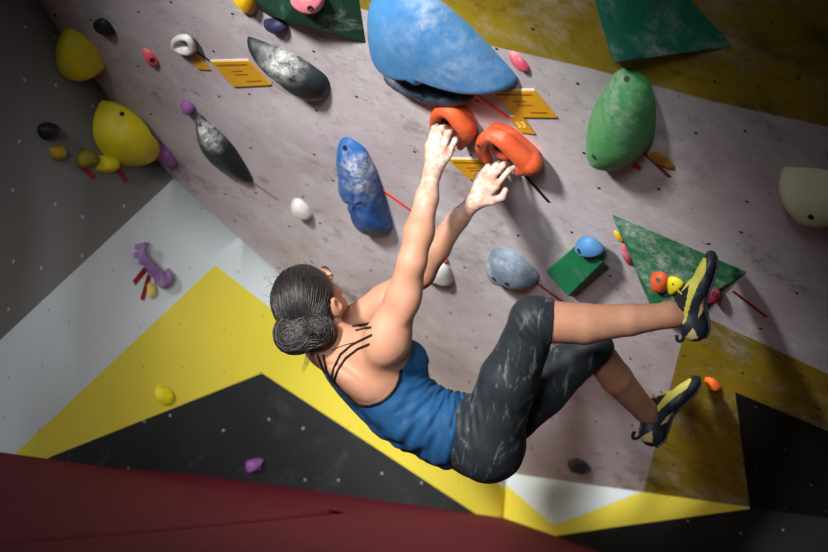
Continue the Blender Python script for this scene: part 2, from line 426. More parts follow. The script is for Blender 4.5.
# ------------------------------------------------------------------ smooth solid modelling: blended distance fields meshed by surface nets
class Field:
    def __init__(s, lo, hi, h):
        s.lo = np.array(lo, float); s.h = h; s.n = np.ceil((np.array(hi)-s.lo)/h).astype(int)+1
        s.F = np.full(tuple(s.n), 1.0, np.float32)
    def box(s, pts, r):
        pts = np.array(pts); a = np.clip(np.floor((pts.min(0)-r-s.lo)/s.h).astype(int), 0, s.n); b = np.clip(np.ceil((pts.max(0)+r-s.lo)/s.h).astype(int)+1, 0, s.n)
        sl = tuple(slice(i, j) for i, j in zip(a, b))
        g = [(s.lo[k]+np.arange(a[k], b[k])*s.h).astype(np.float32) for k in range(3)]
        return sl, g[0][:, None, None], g[1][None, :, None], g[2][None, None, :]
    def blend(s, sl, d, k):
        f = s.F[sl]
        if k <= 0: s.F[sl] = np.minimum(f, d)
        else:
            h = np.maximum(k-np.abs(f-d), 0)/k; s.F[sl] = np.minimum(f, d)-h*h*k*.25
    def carve(s, sl, d, k):
        f = s.F[sl]; h = np.maximum(k-np.abs(f+d), 0)/max(k, 1e-6); s.F[sl] = np.maximum(f, -d)+h*h*k*.25
    def cone(s, a, b, ra, rb, k=.012, cut=False):
        a = np.array(a); b = np.array(b); m = max(ra, rb)+k+.02
        sl, X, Y, Z = s.box([a, b], m)
        ba = b-a; l2 = ba@ba+1e-12
        t = np.clip(((X-a[0])*ba[0]+(Y-a[1])*ba[1]+(Z-a[2])*ba[2])/l2, 0, 1)
        d = np.sqrt((X-a[0]-ba[0]*t)**2+(Y-a[1]-ba[1]*t)**2+(Z-a[2]-ba[2]*t)**2)-(ra+(rb-ra)*t)
        (s.carve if cut else s.blend)(sl, d.astype(np.float32), k)
    def ell(s, c, ax, rad, k=.015, cut=False, grow=0.0):
        c = np.array(c); ax = [nrm(v) for v in ax]; rad = np.array(rad)+grow
        sl, X, Y, Z = s.box([c], rad.max()+k+.02)
        u = [((X-c[0])*v[0]+(Y-c[1])*v[1]+(Z-c[2])*v[2])/r for v, r in zip(ax, rad)]
        k0 = np.sqrt(u[0]**2+u[1]**2+u[2]**2); k1 = np.sqrt((u[0]/rad[0])**2+(u[1]/rad[1])**2+(u[2]/rad[2])**2)+1e-6
        d = k0*(k0-1)/k1
        (s.carve if cut else s.blend)(sl, d.astype(np.float32), k)
    def chain(s, pts, rads, k=.012, fine=5):
        q = np.concatenate([np.array(pts, float), np.array(rads, float)[:, None]], 1)
        if fine > 1 and len(q) > 2:
            e = np.concatenate([q[:1]*2-q[1:2], q, q[-1:]*2-q[-2:-1]]); out = []
            for i in range(1, len(e)-2):
                for j in range(fine):
                    t = j/fine; out.append(.5*((2*e[i])+(e[i+1]-e[i-1])*t+(2*e[i-1]-5*e[i]+4*e[i+1]-e[i+2])*t*t+(-e[i-1]+3*e[i]-3*e[i+1]+e[i+2])*t**3))
            out.append(q[-1]); q = np.array(out); k = min(k, .003)
        pts, rads = q[:, :3], q[:, 3]
        for i in range(len(pts)-1): s.cone(pts[i], pts[i+1], rads[i], rads[i+1], k)
    def plane_cut(s, P, n, k=.003, sl=None):              # keep the side n points away from
        X = (s.lo[0]+np.arange(s.n[0])*s.h)[:, None, None]; Y = (s.lo[1]+np.arange(s.n[1])*s.h)[None, :, None]; Z = (s.lo[2]+np.arange(s.n[2])*s.h)[None, None, :]
        n = nrm(n); d = ((X-P[0])*n[0]+(Y-P[1])*n[1]+(Z-P[2])*n[2]).astype(np.float32); s.F = np.maximum(s.F, d)
    def mesh(s):
        F = s.F; sg = F < 0
        nx, ny, nz = F.shape
        c = sum(sg[i:nx-1+i, j:ny-1+j, k:nz-1+k].astype(np.int8) for i in (0, 1) for j in (0, 1) for k in (0, 1))
        act = np.argwhere((c > 0) & (c < 8)); idm = np.full((nx-1, ny-1, nz-1), -1, np.int64)
        idm[tuple(act.T)] = np.arange(len(act)); acc = np.zeros((len(act), 3)); cnt = np.zeros(len(act))
        corners = [(i, j, k) for i in (0, 1) for j in (0, 1) for k in (0, 1)]
        for p in corners:
            for ax in range(3):
                if p[ax]: continue
                q = list(p); q[ax] = 1
                fa = F[tuple((act+p).T)]; fb = F[tuple((act+q).T)]; mk = (fa < 0) != (fb < 0)
                t = np.where(mk, fa/np.where(mk, fa-fb, 1), 0)
                pos = np.array(p, float)[None]+0*acc; pos[:, ax] += t
                acc[mk] += pos[mk]; cnt[mk] += 1
        vs = s.lo+(act+acc/cnt[:, None])*s.h
        quads = []
        for ax in range(3):
            a1, a2 = (ax+1) % 3, (ax+2) % 3
            s0 = [slice(None)]*3; s1 = [slice(None)]*3; s0[ax] = slice(0, -1); s1[ax] = slice(1, None)
            df = sg[tuple(s0)] != sg[tuple(s1)]; e = np.argwhere(df)
            e = e[(e[:, a1] > 0) & (e[:, a2] > 0) & (e[:, a1] < F.shape[a1]-1) & (e[:, a2] < F.shape[a2]-1)]
            ins = sg[tuple(e.T)]; d1 = np.zeros(3, int); d1[a1] = 1; d2 = np.zeros(3, int); d2[a2] = 1
            q = np.stack([idm[tuple((e-d1-d2).T)], idm[tuple((e-d2).T)], idm[tuple(e.T)], idm[tuple((e-d1).T)]], 1)
            q[~ins] = q[~ins][:, ::-1]; quads.append(q)
        q = np.concatenate(quads); return vs, q[(q >= 0).all(1)]
def fastmesh(name, vs, fs, mats, parent=None, mi=None, relax=2):
    # light tangential smoothing keeps the surface free of grid stepping
    for _ in range(relax):
        acc = np.zeros_like(vs); cnt = np.zeros(len(vs))
        for a in range(4):
            i, j = fs[:, a], fs[:, (a+1) % 4]
            np.add.at(acc, i, vs[j]); np.add.at(cnt, i, 1); np.add.at(acc, j, vs[i]); np.add.at(cnt, j, 1)
        vs = vs*.5+acc/np.maximum(cnt, 1)[:, None]*.5
    me = bpy.data.meshes.new(name); me.vertices.add(len(vs)); me.vertices.foreach_set('co', vs.astype(np.float32).ravel())
    me.loops.add(len(fs)*4); me.loops.foreach_set('vertex_index', fs.astype(np.int32).ravel())
    me.polygons.add(len(fs)); me.polygons.foreach_set('loop_start', np.arange(len(fs), dtype=np.int32)*4)
    me.polygons.foreach_set('loop_total', np.full(len(fs), 4, np.int32)) if False else None
    me.update(calc_edges=True); me.validate()
    me.polygons.foreach_set('use_smooth', np.ones(len(me.polygons), bool))
    if mi is not None: me.polygons.foreach_set('material_index', mi.astype(np.int32))
    return link(name, me, mats, parent)
# ------------------------------------------------------------------ holds on the overhang
def hm(name, c, c2=None, **k):
    d = dict(scale=22, amount=.35, rough=.55, bump=.12, bscale=160, chalk=.5, chalk_scale=14, cpos=.50); d.update(k)
    return mat(name, srgb(*c), srgb(*(c2 or [int(v*.8) for v in c])), **d)
m_blue = hm('pale_blue_hold', (70, 128, 178), (52, 106, 158), chalk=.6, chalk_scale=5, scale=5, cpos=.40, cmask=(A(445, 50, .1), .22, .25))
m_dblue = hm('royal_blue_hold', (40, 94, 160), (26, 62, 118), chalk=1.6, chalk_scale=9, cpos=.40, cmask=(A(362, 182, .07), .13, .15))
m_orange = hm('orange_hold', (208, 92, 52), (180, 70, 38), chalk=.5, chalk_scale=16, cpos=.56)
m_green = hm('light_green_hold', (84, 172, 100), (62, 146, 80), chalk=1.4, chalk_scale=7, cpos=.40, scale=8, cmask=(A(626, 92, .1), .26, .25))
m_black = hm('black_hold', (34, 42, 46), (24, 30, 34), chalk=.15, chalk_scale=9, rough=.5)
m_lens = hm('black_lens_hold', (34, 42, 46), (22, 28, 32), chalk=.85, chalk_scale=5, cpos=.26, rough=.45, cmask=(A(281, 66, .04), .085, .0))
m_leaf = hm('black_leaf_hold', (32, 40, 42), (22, 30, 32), chalk=1.8, chalk_scale=8, cpos=.34, rough=.45, cmask=(A(203, 140, .05), .085, .0))
m_yellow = hm('yellow_hold', (222, 208, 40), (206, 190, 32), chalk=.7, chalk_scale=7, cpos=.56)
m_purple = hm('purple_hold', (138, 84, 146), (112, 64, 124), chalk=.25)
m_pink = hm('pink_hold', (222, 96, 120), (200, 60, 84), chalk=.8, cpos=.5)
m_cream = hm('cream_hold', (216, 212, 176), (204, 204, 150), chalk=.8, chalk_scale=7, cpos=.5, scale=7)
m_grey = hm('grey_blue_hold', (112, 128, 146), (78, 90, 104), chalk=.8, chalk_scale=10, cpos=.46, scale=12)
m_white = hm('white_hold', (206, 204, 200), (176, 176, 172), chalk=.4)
m_slate = hm('slate_hold', (52, 62, 82), (38, 46, 62), chalk=.35)
m_gvol = mat('green_volume_paint', srgb(30, 122, 76), srgb(22, 92, 58), 9, .3, .75, .2, 120, 1.0, 8, tint=None, cpos=.47)
m_gdark = mat('bottle_green_volume_paint', srgb(20, 62, 42), srgb(12, 42, 30), 10, .3, .7, .2, 120, .6, 9, cpos=.56)
m_teal = mat('teal_volume_paint', srgb(26, 120, 96), srgb(16, 86, 70), 9, .3, .75, .2, 120, 1.0, 6, cpos=.50)
m_gbox = mat('emerald_volume_paint', srgb(14, 104, 66), srgb(10, 84, 54), 9, .3, .7, .15, 120, .5, 12, cpos=.55)

def hold(outline, H, m, label, bl=(), cat='climbing hold', name='climbing_hold', **k):
    o = dome(name, outline, H, m, **k); tag(o, label, cat)
    bolts(o, bl); return o
big = hold([(369, 5), (367, 32), (371, 58), (384, 73), (410, 83), (450, 88), (495, 88.5), (524, 87), (518, 74), (492, 46), (462, 18), (435, -4), (405, -16), (380, -12)],
     .10, m_blue, 'huge smooth pale blue teardrop volume above the orange holds', [], a=3.2, b=.6, apex=(-12, 8), seg=80, rings=20)
hold([(380, 66), (386, 80), (402, 93), (428, 101), (452, 104), (470, 103), (476, 98), (470, 88), (440, 82), (405, 72)],
     .05, m_slate, 'dark slate blue crescent hold tucked under the huge pale blue volume', [(424, 95)], rough=.03, a=3)
hold([(586, 135), (585, 152), (590, 165), (604, 171), (622, 168), (640, 156), (653, 139), (656, 117), (655, 97), (648, 80), (634, 70), (618, 70), (604, 88), (592, 112)],
     .10, m_green, 'big bright green egg shaped hold dusted with chalk', [(627, 79), (594, 157)], a=2.2, b=.55)
hold([(782, 168), (780, 186), (785, 203), (798, 214), (815, 220), (840, 218), (862, 208), (868, 190), (850, 176), (820, 169), (796, 167)],
     .10, m_cream, 'cream rounded hold at the right edge of the wall', [(811, 217)], a=2.3)
hold([(243, 33), (246, 41), (256, 58), (270, 75), (288, 88), (308, 97), (324, 102), (329, 98), (330, 82), (322, 71), (300, 57), (272, 44), (252, 36)],
     .055, m_lens, 'long black lens shaped hold with a chalked middle right of the yellow sign', [], a=3.4, b=.7)
hold([(196, 113), (195, 130), (201, 150), (214, 166), (233, 178), (254, 184), (256, 182), (247, 165), (231, 143), (212, 123), (199, 112)],
     .045, m_leaf, 'black leaf shaped hold with chalk streak below the small purple hold', [], a=2.6, b=.6)
hold([(337, 145), (336, 160), (337, 178), (344, 200), (349, 215), (356, 230), (370, 236), (384, 233), (394, 228), (390, 210), (384, 192), (379, 176), (373, 160), (364, 146), (350, 137), (341, 138)],
     .07, m_dblue, 'tall lumpy royal blue hold smeared with chalk', [(345, 148)], a=3, b=.6, rough=.03, seg=72, rings=22)
hold([(487, 258), (486, 270), (490, 279), (500, 286), (518, 288), (533, 286), (540, 278), (536, 269), (520, 255), (504, 248), (493, 249)],
     .06, m_grey, 'grey blue rounded hold with a dusty face, right of her forearms', [(494, 279), (507, 284)], a=2.5, b=.6)
hold([(291, 205), (293, 212), (300, 217), (310, 219), (313, 214), (308, 206), (300, 199), (294, 199)], .035, m_white, 'small white and grey rounded hold left of the lumpy blue hold')
hold([(424, 277), (430, 281), (440, 284), (452, 284), (454, 280), (450, 266), (442, 260), (430, 268)], .035, m_white, 'white wedge hold just behind her crossed forearms')
hold([(443, 259), (445, 263), (449, 262), (447, 258)], .012, hm('red_hold', (196, 40, 70)), 'tiny red hold above the white wedge hold')
hold([(144, 132), (147, 145), (154, 157), (165, 165), (179, 166), (174, 155), (160, 140), (149, 131)], .035, m_purple, 'purple tongue shaped hold right of the lower yellow ball hold')
hold([(182, 100), (182, 108), (189, 113), (196, 112), (195, 106), (188, 100)], .03, m_purple, 'small purple knob touching the tip of the leaf shaped black hold')
hold([(142, 50), (146, 59), (152, 67), (158, 66), (159, 61), (152, 52), (145, 48)], .02, hm('rose_hold', (236, 96, 112), chalk=.5), 'small rose pink hold between the black pebble and the grey ring hold', [(152, 60)])
hold([(94, 21), (94, 26), (101, 30), (111, 34), (117, 34), (111, 24), (104, 18), (98, 19)], .03, m_black, 'small black pebble hold beside the upper yellow ball hold')
yb = [((58, 42), [(59, 36), (58, 50), (62, 62), (72, 70), (88, 73), (102, 71), (106, 66), (100, 54), (86, 38), (72, 28), (64, 29)], 'upper of the two big yellow dome holds on the left edge of the overhang'),
      ((93, 120), [(98, 106), (93, 120), (94, 138), (102, 152), (118, 164), (135, 167), (150, 164), (156, 158), (146, 138), (128, 113), (111, 101), (103, 99)], 'lower and larger of the two yellow dome holds on the left edge')]
hold(yb[0][1], .10, m_yellow, yb[0][2], a=2.2, b=.55)
hold(yb[1][1], .12, m_yellow, yb[1][2], [(122, 114)], a=2.2, b=.55, plane=Bplane(112, 135))
hold([(509, 53), (512, 62), (519, 70), (528, 72), (530, 67), (522, 57), (514, 51)], .02, m_pink, 'pink and white sliver hold right of the huge blue volume', [])
hold([(232, -6), (242, 6), (252, 13), (258, 9), (259, -4), (254, -16), (240, -16)], .04, hm('amber_hold', (230, 180, 20), chalk=.3), 'yellow hold on the tip of the dark green volume')
hold([(568, 461), (569, 469), (580, 472), (592, 472), (588, 464), (578, 458)], .03, m_black, 'small black hold low on the grey panel under her calf')
hold([(705, 377), (706, 383), (713, 388), (720, 390), (721, 386), (714, 379)], .022, hm('neon_orange_hold', (255, 120, 40)), 'small neon orange foothold at her left toe')

# volumes
gv = volume('wall_volume', [(609, 209), (752, 270), (640, 357), (610, 212)], [(654, 345, .03), (668, 300, .055)],
            [(0, 1, 5), (1, 4, 5), (0, 5, 4), (0, 4, 2), (1, 2, 4)], m_gvol) if False else None
def pyr(base, apex, m, label):
    k = len(base); return tag(volume('wall_volume', base, [apex], [(i, (i+1) % k, k) for i in range(k)], m), label, 'wall volume')
gv = pyr([(609, 209), (752, 270), (681, 323), (655, 318)], (663, 322, .045), m_gvol, 'chalky green triangular volume behind her right foot')
gd = pyr([(262, -90), (245, -8), (262, 12), (368, 44), (352, -60)], (282, 20, .085), m_gdark, 'dark bottle green faceted volume at the top left of the huge blue one')
tv = pyr([(594, -2), (612, 60), (737, 46), (640, -60)], (613, 63, .07), m_teal, 'chalky teal triangular volume at the top of the wall')
gb = volume('wall_volume', [(546, 271), (575, 246), (610, 268), (573, 297)], [(546.5, 272, .02), (575.5, 245.8, .02), (603, 262, .055), (568, 296.5, .055)],
            [(4, 5, 6, 7), (0, 1, 5, 4), (1, 2, 6, 5), (2, 3, 7, 6), (3, 0, 4, 7)], m_gbox)
tag(gb, 'small emerald green wedge volume above her right knee', 'wall volume')
def seatp(o, x, y, dy=0):
    s = surf(o, x, y); return (nrm(s[1]), nrm(s[1])@s[0]) if s else (NA, QA)
pb = seatp(gb, 583, 256)
hold([(576, 243), (575, 250), (582, 254), (592, 255), (604, 252), (603, 247), (593, 239), (584, 237)], .035, m_blue, 'small pale blue hold resting on the emerald wedge volume', [(579, 251)], plane=(NA, QA+.035))
pg = seatp(gv, 655, 282)
o1 = hold([(650, 280), (652, 290), (660, 293), (668, 289), (669, 278), (662, 272), (653, 273)], .03, m_orange, 'round orange hold with a steel bolt on the green triangular volume', [], plane=pg)
bolts(o1, [(658, 280)], .007, ZINC)
o1 = hold([(668, 278), (668, 292), (673, 295), (680, 290), (684, 283), (676, 277)], .022, m_yellow, 'small yellow foothold between the round orange hold and her shoe', [], plane=pg)
bolts(o1, [(673, 284)], .003, ZINC)
pg2 = seatp(gv, 712, 292)
hold([(707, 293), (707, 301), (713, 304), (720, 299), (720, 292), (713, 289)], .022, hm('crimson_hold', (170, 40, 66), chalk=.2), 'crimson hold behind the sole of her right shoe', [(714, 294)], plane=pg2)
hold([(622, 246), (623, 256), (629, 264), (634, 266), (633, 257), (628, 247), (624, 243)], .02, m_pink, 'pink hold peeping out left of the green triangular volume')
hold([(614, 230), (615, 235), (622, 242), (624, 240), (619, 233)], .012, hm('amber_hold', (230, 180, 20)), 'sliver of amber hold left of the green triangular volume, above the pink one')
pd = seatp(gd, 307, 4)
hold([(290, -2), (293, 6), (300, 9), (306, 14), (314, 13), (322, 8), (325, 0), (322, -8), (300, -12)], .035, hm('rosy_hold', (214, 120, 130), (196, 90, 104), chalk=.8, cpos=.5), 'rosy hold sticking out of the dark green volume', [(310, 8)], plane=pd)
hold([(263, 20), (270, 27), (280, 32), (287, 30), (288, 24), (276, 18)], .03, hm('navy_hold', (34, 34, 66), chalk=.1), 'navy hold under the lower edge of the dark green volume')
hold([(240, 7), (242, 12), (250, 13), (252, 9), (246, 5)], .015, m_white, 'tiny white hold below the yellow one at the tip of the dark green volume')

# ring shaped and jug shaped holds, modelled as solids
def sdf_obj(name, F, mats, label=None, cat=None, parent=None, relax=2):
    vs, fs = F.mesh(); o = fastmesh(name, vs, fs, mats, parent, relax=relax)
    if label: tag(o, label, cat)
    return o
def boxof(pts, m): pts = np.array(pts); return pts.min(0)-m, pts.max(0)+m
def jug(path, back, label, bl, k=.012):
    P = [A(x, y, h) for x, y, h, r in path]; R = [r for *_, r in path]
    F = Field(*boxof(P, .08), .003); F.chain(P, R, k)
    q_ = np.array(path, float); t_ = np.linspace(0, len(q_)-1, len(q_)*5); q_ = np.stack([np.interp(t_, range(len(q_)), q_[:, i]) for i in range(4)], 1)
    for _ in range(6): q_[1:-1] = .5*q_[1:-1]+.25*(q_[:-2]+q_[2:])
    for x, y, h, r in q_:         # foot of the jug: solid down to the wall behind the rim
        a = A(x, y, h); F.cone(a, a-NA*max(0, h-.008), r*.92, r*.7, .002)
    for x, y, r in back: F.ell(A(x, y, .010), (HD, FD, NA), (r, r, .016), .01)
    F.plane_cut(A(*path[0][:2], -.004), -NA)
    o = sdf_obj('climbing_hold', F, [m_orange], label, 'climbing hold'); bolts(o, bl, .006); return o
jug([(434, 131, .030, .011), (435, 119, .035, .014), (441, 111, .038, .017), (450, 112, .040, .021), (460, 121, .040, .025), (467, 131, .038, .025), (463, 141, .032, .016), (460, 147, .028, .010)],
    [(450, 124, .025)], 'orange jug hold gripped by her upper hand', [(447, 122.5)])
jug([(487, 163, .025, .010), (481, 153, .032, .013), (482, 142, .038, .016), (491, 135, .040, .019), (503, 140, .042, .024), (515, 150, .042, .027), (527, 161, .040, .030), (530, 164, .038, .031), (519, 172, .030, .012)],
    [(502, 152, .030)], 'larger orange jug hold gripped by her lower hand', [(497, 148.5), (478.5, 146)])
P = [A(x, y, .022) for x, y in [(174, 47), (174.5, 42), (180, 38), (187, 38), (191, 43), (192, 49), (188, 52), (181, 51), (174, 47)]]
F = Field(*boxof(P, .05), .0025); F.chain(P, [.010]*9, .006); F.ell(A(184, 48, .012), (HD, FD, NA), (.022, .016, .015), .006); F.plane_cut(A(180, 45, -.003), -NA)
sdf_obj('climbing_hold', F, [m_white], 'white ring shaped hold above the small yellow tag', 'climbing hold')
print('holds done')

# ------------------------------------------------------------------ signs and tape
m_sign = mat('yellow_sign_card', srgb(212, 158, 30), srgb(198, 144, 26), 12, .4, .45, .02, 90)
m_edge = mat('white_sign_edge', srgb(225, 222, 214), rough=.6, bump=0)
m_ink = mat('dark_sign_print', srgb(150, 98, 22), rough=.6, bump=0)
def sign(quad, label, lines, text=None, tcol=None):
    P = [A(x, y, .002) for x, y in quad]
    o = slab('route_sign', None, m_sign, P3=P, thick=.004); tag(o, label, 'sign')
    def at(u, v, h=.0066): 
        top = P[0]+(P[1]-P[0])*u; bot = P[3]+(P[2]-P[3])*u; return top+(bot-top)*v+NA*h
    slab('card_edge', None, m_edge, o, .0015, P3=[at(0, -.05, .0), at(1, -.05, .0), at(1, 0, .0), at(0, 0, .0)])
    rs = random.Random(int(quad[0][0]))
    for (u0, u1, v, hh) in lines:
        slab('printed_line', None, m_ink, o, .0006, P3=[p-NA*.0022 for p in (at(u0, v), at(u1, v), at(u1, v+hh), at(u0, v+hh))])
    if text:
        cu = bpy.data.curves.new('number', 'FONT'); cu.body = text; cu.size = 1; cu.extrude = .004; cu.align_x = 'CENTER'; cu.align_y = 'CENTER'
        to = bpy.data.objects.new('number', cu); COL.objects.link(to)
        dg = bpy.context.evaluated_depsgraph_get(); me = bpy.data.meshes.new_from_object(to.evaluated_get(dg)); bpy.data.objects.remove(to)
        ex = (P[1]-P[0]); ey = (P[0]-P[3])
        for v in me.vertices:
            p = at(.5, .5, .0042)+ex*v.co.x*.72+ey*v.co.y*.52+NA*(v.co.z*.1+.0004); v.co = Vector(p)
        me.update(); link('number', me, [mat('cream_print', srgb(240, 216, 120), rough=.6, bump=0)], o)
    return o
TL = [(.10, .88, .10, .06), (.34, .62, .36, .05), (.34, .68, .50, .05), (.48, .88, .78, .05)]
sign([(211, 61), (249, 60), (271, 84), (234, 86)], 'yellow route card beside the long black lens shaped hold', TL)
sign([(489, 90), (535, 90), (557, 116.5), (517, 116)], 'yellow route card below the tip of the huge blue volume', TL)
sign([(510, 116), (523, 116), (535, 133), (520, 131)], 'small yellow number tag hanging under the route card near the blue volume', [], '53')
sign([(448, 158.5), (484, 159), (499, 179), (470, 178.5)], 'yellow route card partly behind the larger orange hold', TL)
sign([(187, 52), (198, 54), (210, 69), (198, 68)], 'small yellow tag under the white ring shaped hold', [], '11') if False else sign([(187, 52), (198, 54), (210, 69), (198, 68)], 'small yellow tag under the white ring shaped hold', [])
m_red = mat('red_tape', srgb(226, 58, 30), rough=.5, bump=0); m_dred = mat('dark_red_tape', srgb(140, 30, 34), rough=.5, bump=0)
m_btape = mat('black_tape', srgb(24, 24, 26), rough=.5, bump=0); m_brown = mat('brown_tape', srgb(150, 100, 66), rough=.5, bump=0)
def tape(p, q, w, m, label, plane=None):
    n, qq = plane if plane is not None else (NA, QA)
    a, b = onp(*p, n, qq+.0006), onp(*q, n, qq+.0006); s = nrm(np.cross(n, b-a))*w
    o = slab('tape_strip', None, m, P3=[a-s, a+s, b+s, b-s], thick=.0012) if plane is None else None
    if plane is not None:
        bm = bmesh.new(); lo = [a-s, a+s, b+s, b-s]; L_ = [bm.verts.new(v) for v in lo]; H_ = [bm.verts.new(v+n*.0015) for v in lo]
        bm.faces.new(H_); bm.faces.new(L_[::-1])
        for i in range(4): bm.faces.new((L_[i], L_[(i+1) % 4], H_[(i+1) % 4], H_[i]))
        o = frombm('tape_strip', bm, [m])
    return tag(o, label, 'tape')
tape((474, 94), (509, 117), .006, m_red, 'bright red tape strip from the slate blue crescent hold to the number tag')
tape((382, 190), (412, 211), .006, m_red, 'bright red tape strip right of the lumpy royal blue hold')
tape((525, 175), (549, 202), .006, m_btape, 'black tape strip below the larger orange hold')
tape((534, 281), (566, 304), .005, m_dred, 'dark red tape strip below the grey blue hold')
tape((733, 291), (767, 317), .006, m_dred, 'dark red tape strip at the right tip of the green triangular volume')
tape((644, 153), (670, 177), .006, m_dred, 'dark red tape strip right of the green egg hold')
tape((197, 52), (213, 63), .005, m_btape, 'black tape strip between the white ring hold and the route card')
tape((254, 183), (278, 200), .005, m_brown, 'brown tape strip at the lower tip of the leaf shaped black hold')
tape((633, 165), (641, 169), .010, mat('scarlet_tape', srgb(200, 24, 30), rough=.5, bump=0), 'short scarlet tape tab under the green egg hold')
hold([(650, 153), (654, 163), (664, 167), (676, 169), (670, 160), (660, 152)], .012, hm('ochre_hold', (150, 104, 30), chalk=.1), 'small ochre hold in the shade right of the green egg hold')

# ------------------------------------------------------------------ far left wall: holds, tapes
onB = Bplane
m_pb = hm('far_yellow_hold', (190, 150, 20), chalk=.3); m_ob = hm('olive_hold', (140, 128, 30), chalk=.5)
hold([(38, 126), (38, 134), (44, 140), (53, 139), (57, 131), (54, 124), (45, 122)], .05, m_black, 'round black hold on the dark grey far wall', [], plane=onB(47, 131))
hold([(50, 148), (51, 157), (57, 161), (63, 158), (64, 150), (58, 145)], .035, m_pb, 'round yellow hold below the round black one on the far wall', [], plane=onB(57, 153))
hold([(79, 150), (76, 163), (80, 168), (90, 167), (97, 162), (94, 153), (86, 148)], .04, m_ob, 'olive yellow hold left of the lower yellow dome hold', [], plane=onB(86, 158))
hold([(97, 158), (95, 168), (99, 172), (110, 173), (119, 168), (118, 160), (106, 155)], .04, m_yellow, 'dull yellow hold under the lower yellow dome hold', [], plane=onB(108, 165))
tape((82, 167), (95, 178), .010, m_dred, 'dark red tape strip under the olive yellow hold', plane=onB(88, 172))
tape((116, 168), (127, 181), .010, m_dred, 'dark red tape strip under the dull yellow hold', plane=onB(121, 175))
pn = onB(155, 265)
P = [onp(x, y, pn[0], pn[1]+.03) for x, y in [(148, 244), (143, 247), (142, 255), (147, 262), (156, 272), (163, 282), (168, 278), (168, 271)]]
F = Field(*boxof(P, .07), .003); F.chain(P, [.007, .011, .014, .017, .018, .020, .018, .009], .01)
for p in P[1:-1]: F.cone(p, p-pn[0]*.028, .011, .010, .006)
sdf_obj('climbing_hold', F, [hm('lilac_hold', (144, 110, 156), (120, 86, 134))], 'lilac S shaped hold on the white paint of the far wall', 'climbing hold')
tape((147, 267), (134, 283), .010, m_dred, 'left one of two red tape strips fanning from the lilac S shaped hold', plane=pn)
tape((149, 275), (142, 300), .010, m_dred, 'right one of two red tape strips fanning from the lilac S shaped hold', plane=pn)
hold([(147, 284), (148, 296), (153, 299), (157, 294), (155, 284)], .010, hm('pale_yellow_hold', (226, 208, 110), chalk=.2), 'pale yellow chip hold below the lilac S shaped hold', [], plane=onB(152, 290))
hold([(246, 462), (247, 472), (253, 472), (261, 467), (263, 459), (256, 458)], .03, m_purple, 'small purple hold on the black triangle of the far wall', [], plane=onB(254, 465))
hold([(157, 386), (156, 398), (163, 405), (172, 404), (175, 396), (168, 387)], .02, hm('lemon_hold', (236, 220, 30), chalk=.1), 'lemon yellow hold on the yellow paint of the far wall', [], plane=onB(165, 396))

# ------------------------------------------------------------------ the climber
J = W3
su = nrm(V(-.78, .62, .05)); sr = V(.33, .08, .94); sr = nrm(sr-su*(sr@su)); sf = np.cross(su, sr)      # torso: up, right, front
hr = nrm(V(.84, .04, .52)); hf = V(.30, .74, -.60); hf = nrm(hf-hr*(hf@hr)); hu = np.cross(hr, hf)       # head: up, front, right
TC = J(375, 375, 5.60); HC = J(309, 301, 5.56)
pu = nrm(V(-.93, .36, .0)); pr = nrm(sr-pu*(sr@pu)); pf = np.cross(pu, pr)                               # pelvis
m_skin = mat('skin', srgb(184, 136, 110), srgb(166, 116, 92), 14, .3, .55, .12, 180, .75, 7, spec=.3, sss=.10, cpos=.10, cmask=(W3(470, 140, 5.45), .30, .0))
m_hair = mat('dark_brown_hair', srgb(34, 29, 28), srgb(20, 17, 17), 60, .5, .42, .3, 300, spec=.45)
m_shirt = mat('blue_jersey', srgb(28, 80, 126), srgb(20, 62, 102), 16, .3, .7, .25, 500, .32, 16, spec=.25, cpos=.60, stretch=((1, 5, 1), (0, 0, .6)))
m_legg = mat('charcoal_lycra', srgb(38, 45, 51), srgb(29, 35, 40), 20, .3, .55, .2, 400, .85, 13, spec=.35, cpos=.55, stretch=((3, 1.4, .9), (.3, 0, .5)))
m_trim = mat('black_piping', srgb(14, 14, 16), rough=.6, bump=0)

def torso(F, g=0.0):
    ax = (sr, sf, su); S_ = lambda rx, fx, ux, rad, k=.03, a=ax, c=TC: F.ell(c+a[0]*rx+a[1]*fx+a[2]*ux, a, rad, k, grow=g)
    S_(0, 0, .0, (.132, .098, .150))
    S_(.010, -.004, .080, (.122, .070, .085))
    for s in (-1, 1):
        S_(s*.070, .072, -.040, (.056, .050, .056), .03)          # bust
        if s > 0: S_(s*.085, -.078, .045, (.050, .026, .082), .022)        # shoulder blade
        S_(s*.045, -.070, -.09, (.035, .035, .12), .025)         # back muscles
    F.cone(J(384, 398, 5.54), J(394, 352, 5.48), .034+g, .036+g, .04)
    F.ell(J(407, 408, 5.61), (sr, sf, su), (.116, .090, .11), .04, grow=g)
    F.ell(J(438, 425, 5.61), (pr, pf, pu), (.118, .088, .11), .04, grow=g)
def pelvis(F, g=0.0):
    F.ell(J(474, 434, 5.62), (pr, pf, pu), (.155, .105, .105), .04, grow=g)
    F.ell(J(488, 447, 5.54), (pr, pf, pu), (.088, .095, .098), .04, grow=g)
    F.ell(J(482, 444, 5.71), (pr, pf, pu), (.088, .095, .098), .04, grow=g)
def rleg(F, g=0.0, k=.03):
    F.cone(J(491, 432, 5.52), J(508, 380, 5.44), .086+g, .070+g, k); F.cone(J(510, 380, 5.44), J(534, 322, 5.34), .069+g, .059+g, k)
    F.ell(J(533, 318, 5.33), (CR, CU, CF), (.050, .050, .056), .02, grow=g)
    F.cone(J(534, 321, 5.34), J(585, 324, 5.35), .059+g, .054+g, .01)
    F.cone(J(585, 324, 5.35), J(630, 320, 5.35), .054+g, .042+g, .01); F.cone(J(630, 320, 5.35), J(672, 315, 5.35), .042+g, .033+g, .01)
